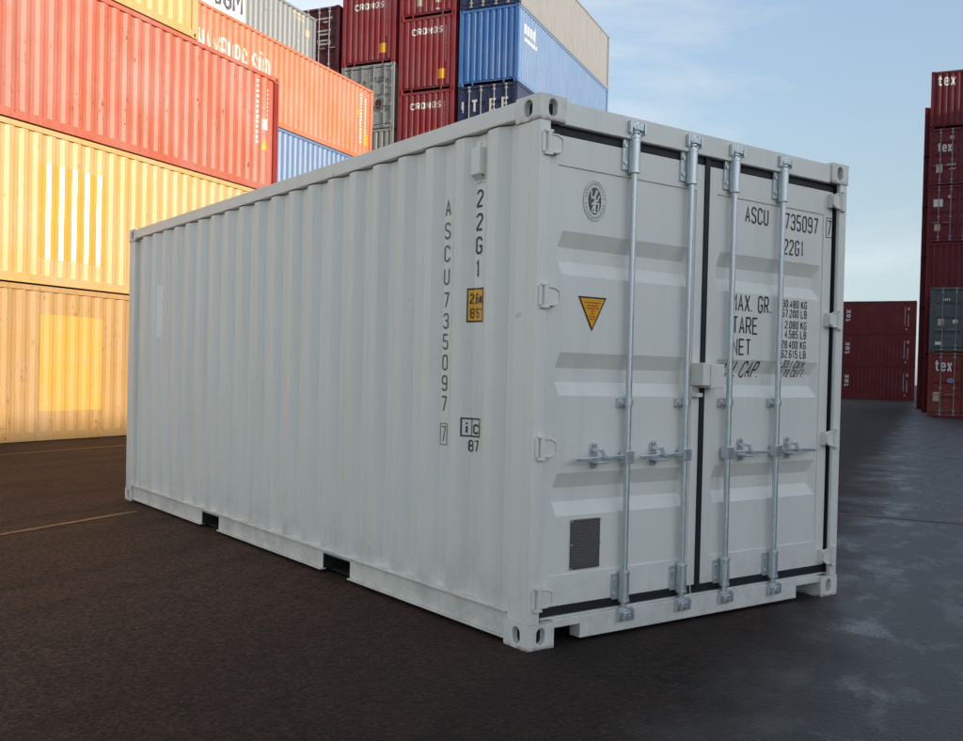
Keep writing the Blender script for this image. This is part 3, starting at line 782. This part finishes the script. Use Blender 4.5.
# ================================================================== STACKED CONTAINERS
MESH = {}
def cached(key, fn):
    if key not in MESH: MESH[key] = fn()
    return MESH[key]
def recolour(me, mat, key):
    """the same shape in another paint"""
    k = (me.name, mat.name)
    if k not in MESH:
        c = me.copy(); c.materials[0] = mat; MESH[k] = c
    return MESH[k]
BASE = plain('base_coat', (.5, .5, .5, 1))
def build_container(pos, rz, L, H, mat, near='wall', full=True, rods=None, end_mat=None):
    """local x = width, y = length (y=0 is the end seen from the camera), z up.  near: 'wall' or 'door'"""
    rods = rods or mat; em_ = end_mat or mat
    o = empty('shipping_container', pos, rz); P = {}
    hk = (L, H)
    def part(name, key, fn, m_=None, loc=None):
        me = recolour(cached(key, fn), m_ or mat, key); x = link(name, me, o, loc); return x
    P['left'] = part('side_wall', ('sl',)+hk, lambda: wall_side(L, H, False, BASE))
    P['right'] = part('side_wall', ('sr',)+hk, lambda: wall_side(L, H, True, BASE))
    part('roof', ('ro',)+hk, lambda: roof_mesh(L, H, BASE))
    part('floor', ('fl', L), lambda: MB().box(.07, W-.07, .12, L-.12, .10, .15).mesh('floor', BASE), M['under'])
    for s in (0, 1):
        xa, xb = (.002, .062) if s == 0 else (W-.062, W-.002)
        part('top_side_rail', ('tr', s)+hk, lambda: MB().box(xa, xb, .178, L-.178, H-.094, H-.008).mesh('top_side_rail', BASE))
        part('bottom_side_rail', ('br', s, L), lambda: MB().box(min(xa, xb)+(.004 if s == 0 else 0), max(xa, xb)-(.004 if s else 0), .178, L-.178, .012, .158).mesh('bottom_side_rail', BASE))
        for y0, y1 in ((.006, .165), (L-.165, L-.006)):
            pa, pb = (.004, .135) if s == 0 else (W-.135, W-.004)
            part('corner_post', ('po', s, y0, H), lambda: MB().box(pa, pb, y0, y1, .118, H-.118).mesh('corner_post', BASE), em_ if y0 < 1 else mat)
    for x, sx in ((0, 1), (W, -1)):
        for y, sy in ((0, 1), (L, -1)):
            for z in (0, H-.118):
                x_ = link('corner_casting', cast(sx, sy, em_ if y < 1 else mat), o, (x, y, z))
    for back in (False, True):
        kind = near if not back else ('wall' if near == 'door' else 'door')
        f = (lambda y: y) if not back else (lambda y: L-y)
        bx_ = lambda m, x0, x1, y0, y1, z0, z1: m.box(x0, x1, min(f(y0), f(y1)), max(f(y0), f(y1)), z0, z1)
        if kind == 'wall' or back:
            e = part('end_wall', ('ew', back)+hk, lambda: wall_end(H, back, L, BASE), em_ if not back else mat); P['far' if back else 'near'] = e
            def sill():
                m = MB(); bx_(m, .162, W-.162, .06, .10, .105, .172)
                for q in (.55, W-.60): bx_(m, q, q+.05, .03, .058, .0, .172)
                return m.mesh('end_sill', BASE)
            part('end_sill', ('es', back, L), sill, em_ if not back else mat)
            part('end_header', ('eh', back)+hk, lambda: bx_(MB(), .162, W-.162, .012, .08, H-.112, H-.012).mesh('end_header', BASE), em_ if not back else mat)
        else:
            sc = (H-.15)/2.441; z1 = H-.153
            part('door_header', ('dh',)+hk, lambda: MB().box(.162, W-.162, .012, .09, H-.121, H-.012).mesh('door_header', BASE), em_)
            part('door_sill', ('ds',), lambda: MB().box(.162, W-.162, .012, .085, .02, .148).mesh('door_sill', BASE), em_)
            for q, (x0, x1) in enumerate(((.140, 1.200), (1.228, W-.140))):
                d = part('door', ('do', q, H), lambda: door_mesh(x0, x1, BASE, z1=z1, sc=sc), em_); P['door%d' % q] = d
                for xr in ((.30, .76) if q == 0 else (.30, .76)):
                    xx = x0+xr*(x1-x0) if q == 0 else x1-xr*(x1-x0)
                    def rod():
                        m = MB().cyl((0, .022, .06), (0, .022, H-.06), .020, 8)
                        for z in (.24, 1.15*sc, H-.2): m.box(-.045, .045, .0, .045, z-.045, z+.045)
                        for z in (.085, H-.065): m.box(-.05, .05, -.02, .03, z-.03, z+.03)
                        return m.mesh('lock_rod', BASE)
                    r = link('lock_rod', recolour(cached(('rod', H), rod), rods, 0), d, (xx, 0, 0))
                    hx = -.3 if q == 0 else .3
                    def hnd(): return MB().box(min(0, hx), max(0, hx), -.012, .004, .875*sc, .905*sc).mesh('handle', BASE)
                    link('handle', recolour(cached(('hnd', q, H), hnd), rods, 0), d, (xx, 0, 0))
                for z in (.24, .95, 1.66, 2.36):
                    hz_ = z*sc
                    x_h = (x0-.045, x0+.055) if q == 0 else (x1-.055, x1+.045)
                    link('hinge', recolour(cached(('hin', q, z, H), lambda: MB().box(x_h[0], x_h[1], -.004, .057, hz_-.05, hz_+.05).mesh('hinge', BASE)), em_, 0), d)
                link('gasket', cached(('gas', q, H), lambda: MB().box(x0-.024, x0-.001, .065, .09, .16, z1+.02).box(x1+.001, x1+.013, .065, .09, .16, z1+.02).box(x0-.024, x1+.013, .062, .086, z1+.001, z1+.03).box(x0-.024, x1+.013, .062, .086, .150, .181).mesh('gasket', M['rubber'])), d)
            link('door_stop', cached(('dst', H), lambda: MB().box(.135, W-.135, .12, .13, .15, H-.12).mesh('door_stop', M['under'])), o)
    o.parent = None
    return o, P
def rmap(L):
    p = side_prof(L)
    return (lambda s, t, o: Vector((W-XO-p(s)+o, s, t))), p.breaks
def right_decal(P, L, name, quads, mat, base=.003):
    f, b = rmap(L); return link(name, decal_mesh(name, quads, f, mat, b, base), P['right'])
def left_decal(P, L, name, quads, mat, base=.003):
    p = side_prof(L); return link(name, decal_mesh(name, quads, lambda s, t, o: Vector((XO+p(s)-o, s, t)), mat, p.breaks, base), P['left'])
def end_decal(P, name, quads, mat, base=.003):
    return link(name, decal_mesh(name, quads, lambda s, t, o: Vector((s, .02+END(s)-o, t)), mat, END.breaks, base), P['near'])
def bgdoor_decal(P, q, name, quads, mat, base=.003):
    return link(name, decal_mesh(name, quads, lambda s, t, o: Vector((s, .040-o, t)), mat, (), base), P['door%d' % q])
def code_ticks(x, z0, z1, w=.06, step=.11):
    q = []; z = z1
    while z > z0:
        h = step*random.uniform(.5, .7); q += rect_q(x-w/2, x+w/2*random.uniform(.5, 1), z-h, z); z -= step
    return q
def code_rows(x0, x1, z, h=.07):
    q = []; x = x0
    while x < x1:
        s_ = random.uniform(.04, .07); q += rect_q(x, min(x+s_, x1), z, z+h); x += s_+.025
    return q
def tilt(quads, cx, cz):
    """turn a horizontal line of text to read upwards"""
    return [([(cx-(y-cz), cz+(x-cx)) for x, y in q], l) for q, l in quads]

c = lin
YEL = paint('faded_yellow_paint', lin(216, 172, 104), .4, .25, .35, .46, .5, 3)
YEL_SHADED = paint('shade_dulled_yellow_paint', lin(194, 150, 88), .35, .5, .45, .52, .4, 21)  # yellow dulled in colour to stand in for shade on the bottom container
REDF = paint('sun_faded_red_paint', lin(196, 102, 74), .45, .6, .5, .47, .45, 9)
REDP = paint('deep_red_paint', lin(150, 44, 38), .2, .2, .3, .55, .3, 31)
ORG = paint('orange_red_paint', lin(212, 122, 82), .35, .4, .45, .48, .42, 14)
GRY = paint('blue_grey_paint', lin(134, 140, 142), .3, .5, .4, .42, .5, 17)
BLU = paint('faded_blue_paint', lin(66, 120, 184), .35, .35, .4, .55, .4, 40)
BLUL = paint('pale_blue_and_sunlit_paint', lin(104, 134, 174), .35, .2, .35, .40, .5, 43)  # pale blue; on the tall block's long side it paints in sun glare
BLUD = paint('navy_paint', lin(44, 58, 92), .3, .5, .5, .6, .3, 47)
GRYW = paint('pale_grey_weathered_paint', lin(146, 146, 147), .4, .5, .55, .6, .3, 52)
CRO = paint('oxide_red_paint', lin(154, 54, 56), .28, .3, .4, .6, .25, 60)
MAR = paint('maroon_paint', lin(92, 34, 44), .25, .35, .4, .6, .25, 65)
TEX = paint('dark_maroon_paint', lin(112, 30, 38), .2, .35, .45, .6, .25, 71)
TEX2 = paint('brown_red_paint', lin(128, 50, 38), .25, .55, .5, .6, .25, 75)
TEXF = paint('brick_red_paint', lin(116, 36, 40), .2, .3, .4, .6, .25, 78)
GRN = paint('green_grey_paint', lin(86, 96, 94), .3, .4, .5, .6, .25, 81)
HID = paint('brown_paint', lin(110, 62, 48), .3, .4, .5, .6, .25, 90)
GD = paint('light_grey_paint_weathered', lin(170, 168, 160), .3, .6, .6, .6, .3, 95)
PATCH = worn('bright_yellow_patch', lin(208, 164, 74), lin(206, 166, 100), .42, .7)
GLOSS = plain('glossy_yellow_repaint', lin(220, 172, 76), .25, var=.2, scale=3, spec=.7)
WHITE_W = worn('worn_white_letters', lin(232, 226, 214), lin(222, 146, 110), .52, .64)
WHITE = worn('chalky_white_letters', lin(226, 220, 210), lin(180, 150, 130), .58, .8)
GAP = .012
RZ = R(28.8-90)
def place(u, vr, z): return tuple(C0 + U*u + V*(vr-W) + Vector((0, 0, z)))

# ---- row A: the long sides along the aisle
vA = -13.25; uA = 18.20-L40
ls = []
A1, P = build_container(place(uA, vA, 0), RZ, L40, HS, YEL_SHADED); tag(A1, 'faded yellow container on the ground behind the light grey container, bottom of its stack', 'container', 'stacked containers on the left')
x = lambda u: u-uA
right_decal(P, L40, 'painted_patch', rect_q(x(11.72), x(13.10), .50, 2.12), PATCH)
z = HS+GAP
A2, P = build_container(place(uA, vA, z), RZ, L40, HS, YEL); tag(A2, 'bright yellow container with a striped bright square patch, second tier under the red one', 'container', 'stacked containers on the left')
right_decal(P, L40, 'painted_patch', rect_q(x(11.66), x(13.14), .45, 2.03), GLOSS)
z += HS+GAP
A3, P = build_container(place(uA, vA, z), RZ, L40, HS, REDF); tag(A3, 'sun-faded red container lying above the two yellow ones, dark red end post', 'container', 'stacked containers on the left')
for ch in A3.children:
    if ch.name.startswith('corner_post') and ch.bound_box[0][1] > 6: ch.data = recolour(ch.data, REDP, 1)
right_decal(P, L40, 'lettering', code_ticks(x(17.45), .95, 2.38, .07), WHITE); right_decal(P, L40, 'lettering', code_ticks(x(17.80), 1.45, 2.25, .05, .09), WHITE)
right_decal(P, L40, 'white_label', rect_q(x(17.66), x(17.82), 1.35, 1.58), M['white_print'])
right_decal(P, L40, 'yellow_triangle', [([(x(17.62), .90), (x(17.84), .90), (x(17.73), 1.15)], 0)], M['yellow_print'])
z += HS+GAP
A4, P = build_container(place(15.46-L20, vA, z), RZ, L20, HS, YEL); tag(A4, 'short cream yellow container on top of the faded red one, cut by the top edge', 'container', 'stacked containers on the left')
A4b, P = build_container(place(15.46-L20*2-.08, vA, z), RZ, L20, HS, REDF, full=False); tag(A4b, 'faded red short container beside the cream yellow one, beyond the top left edge', 'container', 'stacked containers on the left')

# ---- row B, set back from row A (three high cubes under the orange one)
vB = -18.1; uB = 30.5-L40; z = 0
hidden_lab = 'container in the lower tiers of the left stacks, covered by those in front'
def hid(o): tag(o, hidden_lab, 'container', 'covered containers in the left stacks')
for i in range(3):
    o, P = build_container(place(uB, vB, z), RZ, L40, HC, BLUL if i == 2 else HID)
    if i == 2: tag(o, 'pale blue container just under the orange one', 'container', 'stacked containers on the left')
    else: hid(o)
    z += HC+GAP
B4, P = build_container(place(uB, vB, z), RZ, L40, HS, ORG); tag(B4, 'orange container with big worn white letters, above the pale blue one', 'container', 'stacked containers on the left')
x = lambda u: u-uB
for w_, u_ in (('HAMBURG', 21.15), ('SÜD', 23.55)): right_decal(P, L40, 'lettering', text_quads(w_, x(u_), 1.16, .72, .25, .07, .06), WHITE_W)
right_decal(P, L40, 'lettering', code_ticks(x(29.72), .55, 2.3, .08), WHITE); right_decal(P, L40, 'lettering', code_ticks(x(30.02), 1.0, 2.2, .06, .09), WHITE)
right_decal(P, L40, 'yellow_label', rect_q(x(29.98), x(30.22), .55, .98), M['yellow_print']); right_decal(P, L40, 'yellow_label', rect_q(x(29.45), x(29.56), 1.5, 1.75), M['yellow_print'])

# ---- row C
vC = -20.6; z = 0
for i, hgt in enumerate((HC, HC, HC, HS)):
    o, P = build_container(place(uB, vC, z), RZ, L40, hgt, HID); hid(o); z += hgt+GAP
C5, P = build_container(place(uB, vC, z), RZ, L40, HC, GRY); tag(C5, 'weathered blue grey container with white sign at the top of the left stacks', 'container', 'stacked containers on the left')
zc = 12.86-z
right_decal(P, L40, 'sign_panel', rect_q(x(22.6), x(26.36), zc-.22, zc+1.1), M['white_print'])
NAVY = plain('navy_letters', lin(70, 76, 96), .5)
for w_, u_ in (('CMA', 22.8), ('CGM', 24.75)): right_decal(P, L40, 'lettering', text_quads(w_, x(u_), zc, .75, .40, .11, .09), NAVY, .0045)
right_decal(P, L40, 'lettering', code_rows(x(29.0), x(29.75), 14.0-z, .08)+code_rows(x(29.2), x(29.75), 13.85-z, .08), M['cream'])
right_decal(P, L40, 'yellow_label', rect_q(x(29.85), x(30.1), 13.40-z, 13.65-z), M['cream'])

# ---- the tall block behind: its ends face the camera
U2, V2 = axes(29.866); RZ2 = R(29.866-90)
def place2(u, vr, z): return tuple(C0 + U2*u + V2*(vr-W) + Vector((0, 0, z)))
uE = 34.574; vE = -13.476; pitch = W+.186
def cronos(P, hh):
    end_decal(P, 'lettering', text_quads('CRONOS', .56, hh, .26, .185, .055, .045), WHITE)
    end_decal(P, 'lettering', code_ticks(2.02, hh-1.15, hh+.25, .05, .10), WHITE)
    end_decal(P, 'yellow_label', rect_q(1.70, 2.02, .42, .80), M['yellow_print'])
GRP = 'stacked containers in the tall rear block'
# column 1 (blue)
z = 0
half, P = build_container(place2(uE, vE, 0), RZ2, L40, 1.295, HID); hid(half); z = 1.295+GAP
for i, hgt in enumerate((HS, HC, HC)):
    o, P = build_container(place2(uE, vE, z), RZ2, L40, hgt, HID); hid(o); z += hgt+GAP
o, P = build_container(place2(uE, vE, z), RZ2, L40, HS, BLUD, 'door', rods=GD, end_mat=BLUD)
tag(o, 'navy container with white rods and letters on its doors, under the bright blue one', 'container', GRP)
for ch, xx, q in (('I', .12, 0), ('T', .52, 0), ('E', 1.28, 1), ('F', 1.78, 1)):
    bgdoor_decal(P, q, 'lettering', text_quads(ch, xx+.02, 1.55, .5, .30, .09), WHITE, .012)
z += HS+GAP; zb = z
o, P = build_container(place2(uE, vE, z), RZ2, L40, HC, BLUL, 'wall', end_mat=BLU)  # long side: same blue as the end with sun glare painted in paler
tag(o, 'bright blue ribbed container end with a pale long side in the tall rear block', 'container', GRP)
q = []
for i in range(9):
    q += rect_q(.62+i*.15, .62+i*.15+.10, 1.95+.05*(i % 2), 2.35 if i < 8 else 2.55)
for i in range(12): q += rect_q(.75+i*.11, .75+i*.11+.075, 1.70, 1.85)
right_decal(P, L40, 'lettering', q, M['white_print'])
z += HC+GAP
o, P = build_container(place2(uE, vE, z), RZ2, L40, HS, GRYW, 'door', rods=GD, end_mat=BLUD)
tag(o, 'weathered grey container on top of the bright blue one, doors cut by the top edge', 'container', GRP)
# column 2 (red with white lettering)
v2 = vE-pitch; z = 0
o, P = build_container(place2(uE, v2, 0), RZ2, L40, 1.295, HID); hid(o); z = 1.295+GAP
for hgt in (HS, HC):
    o, P = build_container(place2(uE, v2, z), RZ2, L40, hgt, HID); hid(o); z += hgt+GAP
z3 = zb-HC-GAP
o, P = build_container(place2(uE, v2, z), RZ2, L40, z3-GAP-z, HID); hid(o)
for zz, lab in ((z3, 'oxide red container end with white lettering, lowest one above the grey roof edge'), (zb, 'oxide red container end with white lettering beside the bright blue one')):
    o, P = build_container(place2(uE, v2, zz), RZ2, L40, HC, CRO); tag(o, lab, 'container', GRP); cronos(P, 2.20)
z = zb+HC+GAP
o, P = build_container(place2(uE, v2, z), RZ2, L40, HC, CRO, 'wall'); tag(o, 'oxide red container end with two small grey plates, cut by the top edge', 'container', GRP)
end_decal(P, 'vent_plate', rect_q(.72, .98, .42, .70), M['cream']); end_decal(P, 'vent_plate', rect_q(1.55, 1.80, .48, .70), M['cream'])
end_decal(P, 'lettering', code_rows(1.6, 1.75, .2), WHITE)
# column 3
v3 = vE-2*pitch; z = 0
for i, hgt in enumerate((HS, HS, HC, HC)):
    o, P = build_container(place2(uE, v3, z), RZ2, L40, hgt, GD if i == 3 else HID, 'wall' if i < 3 else 'wall')
    if i == 3: tag(o, 'pale grey ribbed container end low down between the orange and oxide red ones', 'container', GRP)
    else: hid(o)
    z += hgt+GAP
o, P = build_container(place2(uE, v3, z), RZ2, L40, HS, GD, 'door', rods=GRYW); tag(o, 'stained light grey container doors with rods, beside the oxide red ends', 'container', GRP)
bgdoor_decal(P, 1, 'lettering', code_rows(1.45, 1.62, 2.0)+code_rows(1.72, 2.02, 2.0)+code_rows(1.72, 1.95, 1.85), M['plate'], .004)
bgdoor_decal(P, 1, 'rust_stain', [(oval(1.72, 1.0, .13, .20, 11), 0), (oval(1.45, .75, .07, .13, 9), 0)], M['rust'], .004)
z += HS+GAP; z4 = z
o, P = build_container(place2(uE, v3, z), RZ2, L40, HC, CRO); tag(o, 'oxide red container end with white lettering above the stained grey doors', 'container', GRP); cronos(P, 2.22)
# column 4
v4 = vE-3*pitch; z = 0
for i, hgt in enumerate((HS, HS, HC, HC, HS)):
    o, P = build_container(place2(uE, v4, z), RZ2, L40, hgt, HID); hid(o); z += hgt+GAP
o, P = build_container(place2(uE, v4, z), RZ2, L40, HS, MAR, 'door', rods=GD); tag(o, 'dark maroon container doors with pale rods at the left end of the tall rear block', 'container', GRP)
for zz, a, b in ((2.1, 1.35, 2.1), (1.95, 1.7, 1.95), (1.6, 1.4, 2.05), (1.45, 1.45, 2.0), (1.2, 1.4, 2.0), (1.05, 1.5, 2.05)):
    bgdoor_decal(P, 1, 'lettering', code_rows(a, b, zz, .06), WHITE, .012)

# ---- right-hand stacks
GR = 'stacked containers on the right'
def tex(x0, z0, h, w, sw): return text_quads('tex', x0, z0, h, w, sw, w*.12)
uT = 44.0; vT = 0.02+W
T1, P = build_container(place(uT, vT, 0), RZ, L20, HS, TEX2, 'door', rods=GRYW); tag(T1, 'brown red container with tex on its doors, on the ground at the right edge', 'container', GR)
bgdoor_decal(P, 0, 'lettering', tex(.22, 1.82, .48, .20, .06), M['white_print'], .012)
bgdoor_decal(P, 0, 'data_plate', rect_q(.20, .42, .62, .98), M['cream']); bgdoor_decal(P, 0, 'blue_label', [(oval(.82, 1.45, .14, .10, 12), 0)], BLUL)
left_decal(P, L20, 'lettering', code_ticks(.55, 1.0, 1.9, .12), WHITE)
T2, P = build_container(place(uT, vT, HS+GAP), RZ, L20, HS, GRN, 'door', rods=GRYW); tag(T2, 'grey green container doors with labels, on the brown red one at the right edge', 'container', GR)
bgdoor_decal(P, 0, 'data_plate', rect_q(.30, .52, 1.05, 1.32), M['cream']); bgdoor_decal(P, 0, 'round_label', [(oval(.92, 1.20, .10, .10, 14), 0)], M['white_print'])
bgdoor_decal(P, 0, 'white_label', rect_q(.22, .48, .28, .40), M['white_print']); bgdoor_decal(P, 1, 'white_label', rect_q(1.28, 1.62, .32, .68), M['white_print'])
bgdoor_decal(P, 0, 'lettering', code_rows(.45, .72, 2.05), WHITE, .01)
uT2 = uT+L20+.25; vT2 = vT-.22; z = 0
for i in range(6):
    near = 'door' if i in (3, 4) else 'wall'
    o, P = build_container(place(uT2, vT2, z), RZ, L20, HS, TEX, near, rods=GRYW)
    lab = ['dark maroon container at ground level behind the brown red one on the right', 'dark maroon container behind the grey green one on the right', 'plain dark maroon ribbed container end just above the grey green one', 'dark maroon doors with a white square label, fourth tier of the right tower',
           'dark maroon doors with tex lettering, fifth tier of the right tower', 'dark maroon ribbed end with tex lettering, topmost of the right tower'][i]
    tag(o, lab, 'container', GR)
    if i == 5: end_decal(P, 'lettering', tex(.24, 1.92, .52, .24, .075), M['white_print'])
    if i == 4:
        bgdoor_decal(P, 0, 'lettering', tex(.32, 1.52, .44, .19, .055), M['white_print'], .012); bgdoor_decal(P, 0, 'round_label', [(oval(.92, 2.16, .09, .09, 14), 0)], M['cream'])
        bgdoor_decal(P, 0, 'data_plate', rect_q(.30, .56, .58, .95), M['cream']); bgdoor_decal(P, 0, 'lettering', code_rows(.75, 1.1, .9, .05)+code_rows(.85, 1.1, .7, .05), WHITE, .01)
    if i == 3:
        bgdoor_decal(P, 0, 'white_label', rect_q(.24, .62, 1.62, 1.96), M['white_print']); bgdoor_decal(P, 0, 'round_label', [(oval(.90, 2.06, .08, .08, 14), 0)], M['cream'])
        bgdoor_decal(P, 0, 'data_plate', rect_q(.30, .54, .52, .82), M['cream']); bgdoor_decal(P, 1, 'lettering', code_rows(1.5, 1.9, 1.45, .05)+code_rows(1.5, 1.85, 1.3, .05), WHITE, .01)
    z += HS+GAP
z = 0
for i in range(6):
    o, P = build_container(place(uT2+L20+.3, vT2-.28, z), RZ, L20, HS, TEX)
    tag(o, 'maroon container in the farther right stack, only its left edge showing past the tower', 'container', 'maroon containers behind the right tower'); z += HS+GAP
# three long sides at the end of the aisle
z = 0
for i, lab in enumerate(('brick red container lying crosswise at the end of the aisle, bottom of three', 'brick red container lying crosswise at the end of the aisle, middle of three', 'brick red container lying crosswise at the end of the aisle, top of three')):
    o, P = build_container(tuple(C0+U*(85+W)+V*(-6.94)+Vector((0, 0, z))), R(28.8+180), L20, HS, TEXF)
    tag(o, lab, 'container', 'crosswise red containers at the end of the aisle')
    right_decal(P, L20, 'lettering', tilt(tex(1.28, .95, .42, .30, .075), 1.28, .95), M['white_print'])
    right_decal(P, L20, 'lettering', code_ticks(5.25, .75, 2.1, .05, .12)+code_ticks(5.5, .6, 1.5, .06, .16), WHITE)
    right_decal(P, L20, 'white_label', rect_q(5.42, 5.58, 1.85, 2.05)+rect_q(5.32, 5.42, .3, .42), M['cream'])
    z += HS+GAP

# ---- unseen stacks right of the camera, placed to keep low sun off the foreground
GS = 'unseen shading stacks placed right of the frame'
def shade(u0, hs, L=L20, v=24.0):
    z = 0
    for hgt in hs:
        o, P = build_container(place(u0, v+W, z), RZ, L, hgt, random.choice((HID, TEXF, BLUD, GRN, CRO)))
        tag(o, 'unseen container placed outside the right edge of the frame to shade the foreground', 'container', GS); z += hgt+GAP
for u0, ll in ((-3.3-L20, L20), (-2.35, L20), (3.75, L40), (16.0, L40), (28.3, L40)): shade(u0, (HS,)*3, ll, 26.5)
shade(-1.9, (HS, HS), L20, 11.0)
shade(36.0, (HS,)*5+(HC,), L40, 12.0); shade(59.2, (HS,)*4, L40, 12.0); shade(71.5, (HS,)*5, L40, 12.0)
# ---- unseen left-hand row added behind the camera, pale to bounce sunlight forward
WHT = paint('pale_bounce_paint', lin(196, 214, 230), .05, .25, .3, .5, .3, 99)
for u0 in (uA-L40-.08, uA-2*L40-.16):
    z = 0
    for mt in (WHT, WHT, WHT, WHT):
        o, P = build_container(place(u0, vA, z), RZ, L40, HS, mt); z += HS+GAP
        tag(o, 'unseen pale container added outside the left edge of the frame to bounce sunlight', 'container', 'unseen bounce row added left of the frame')
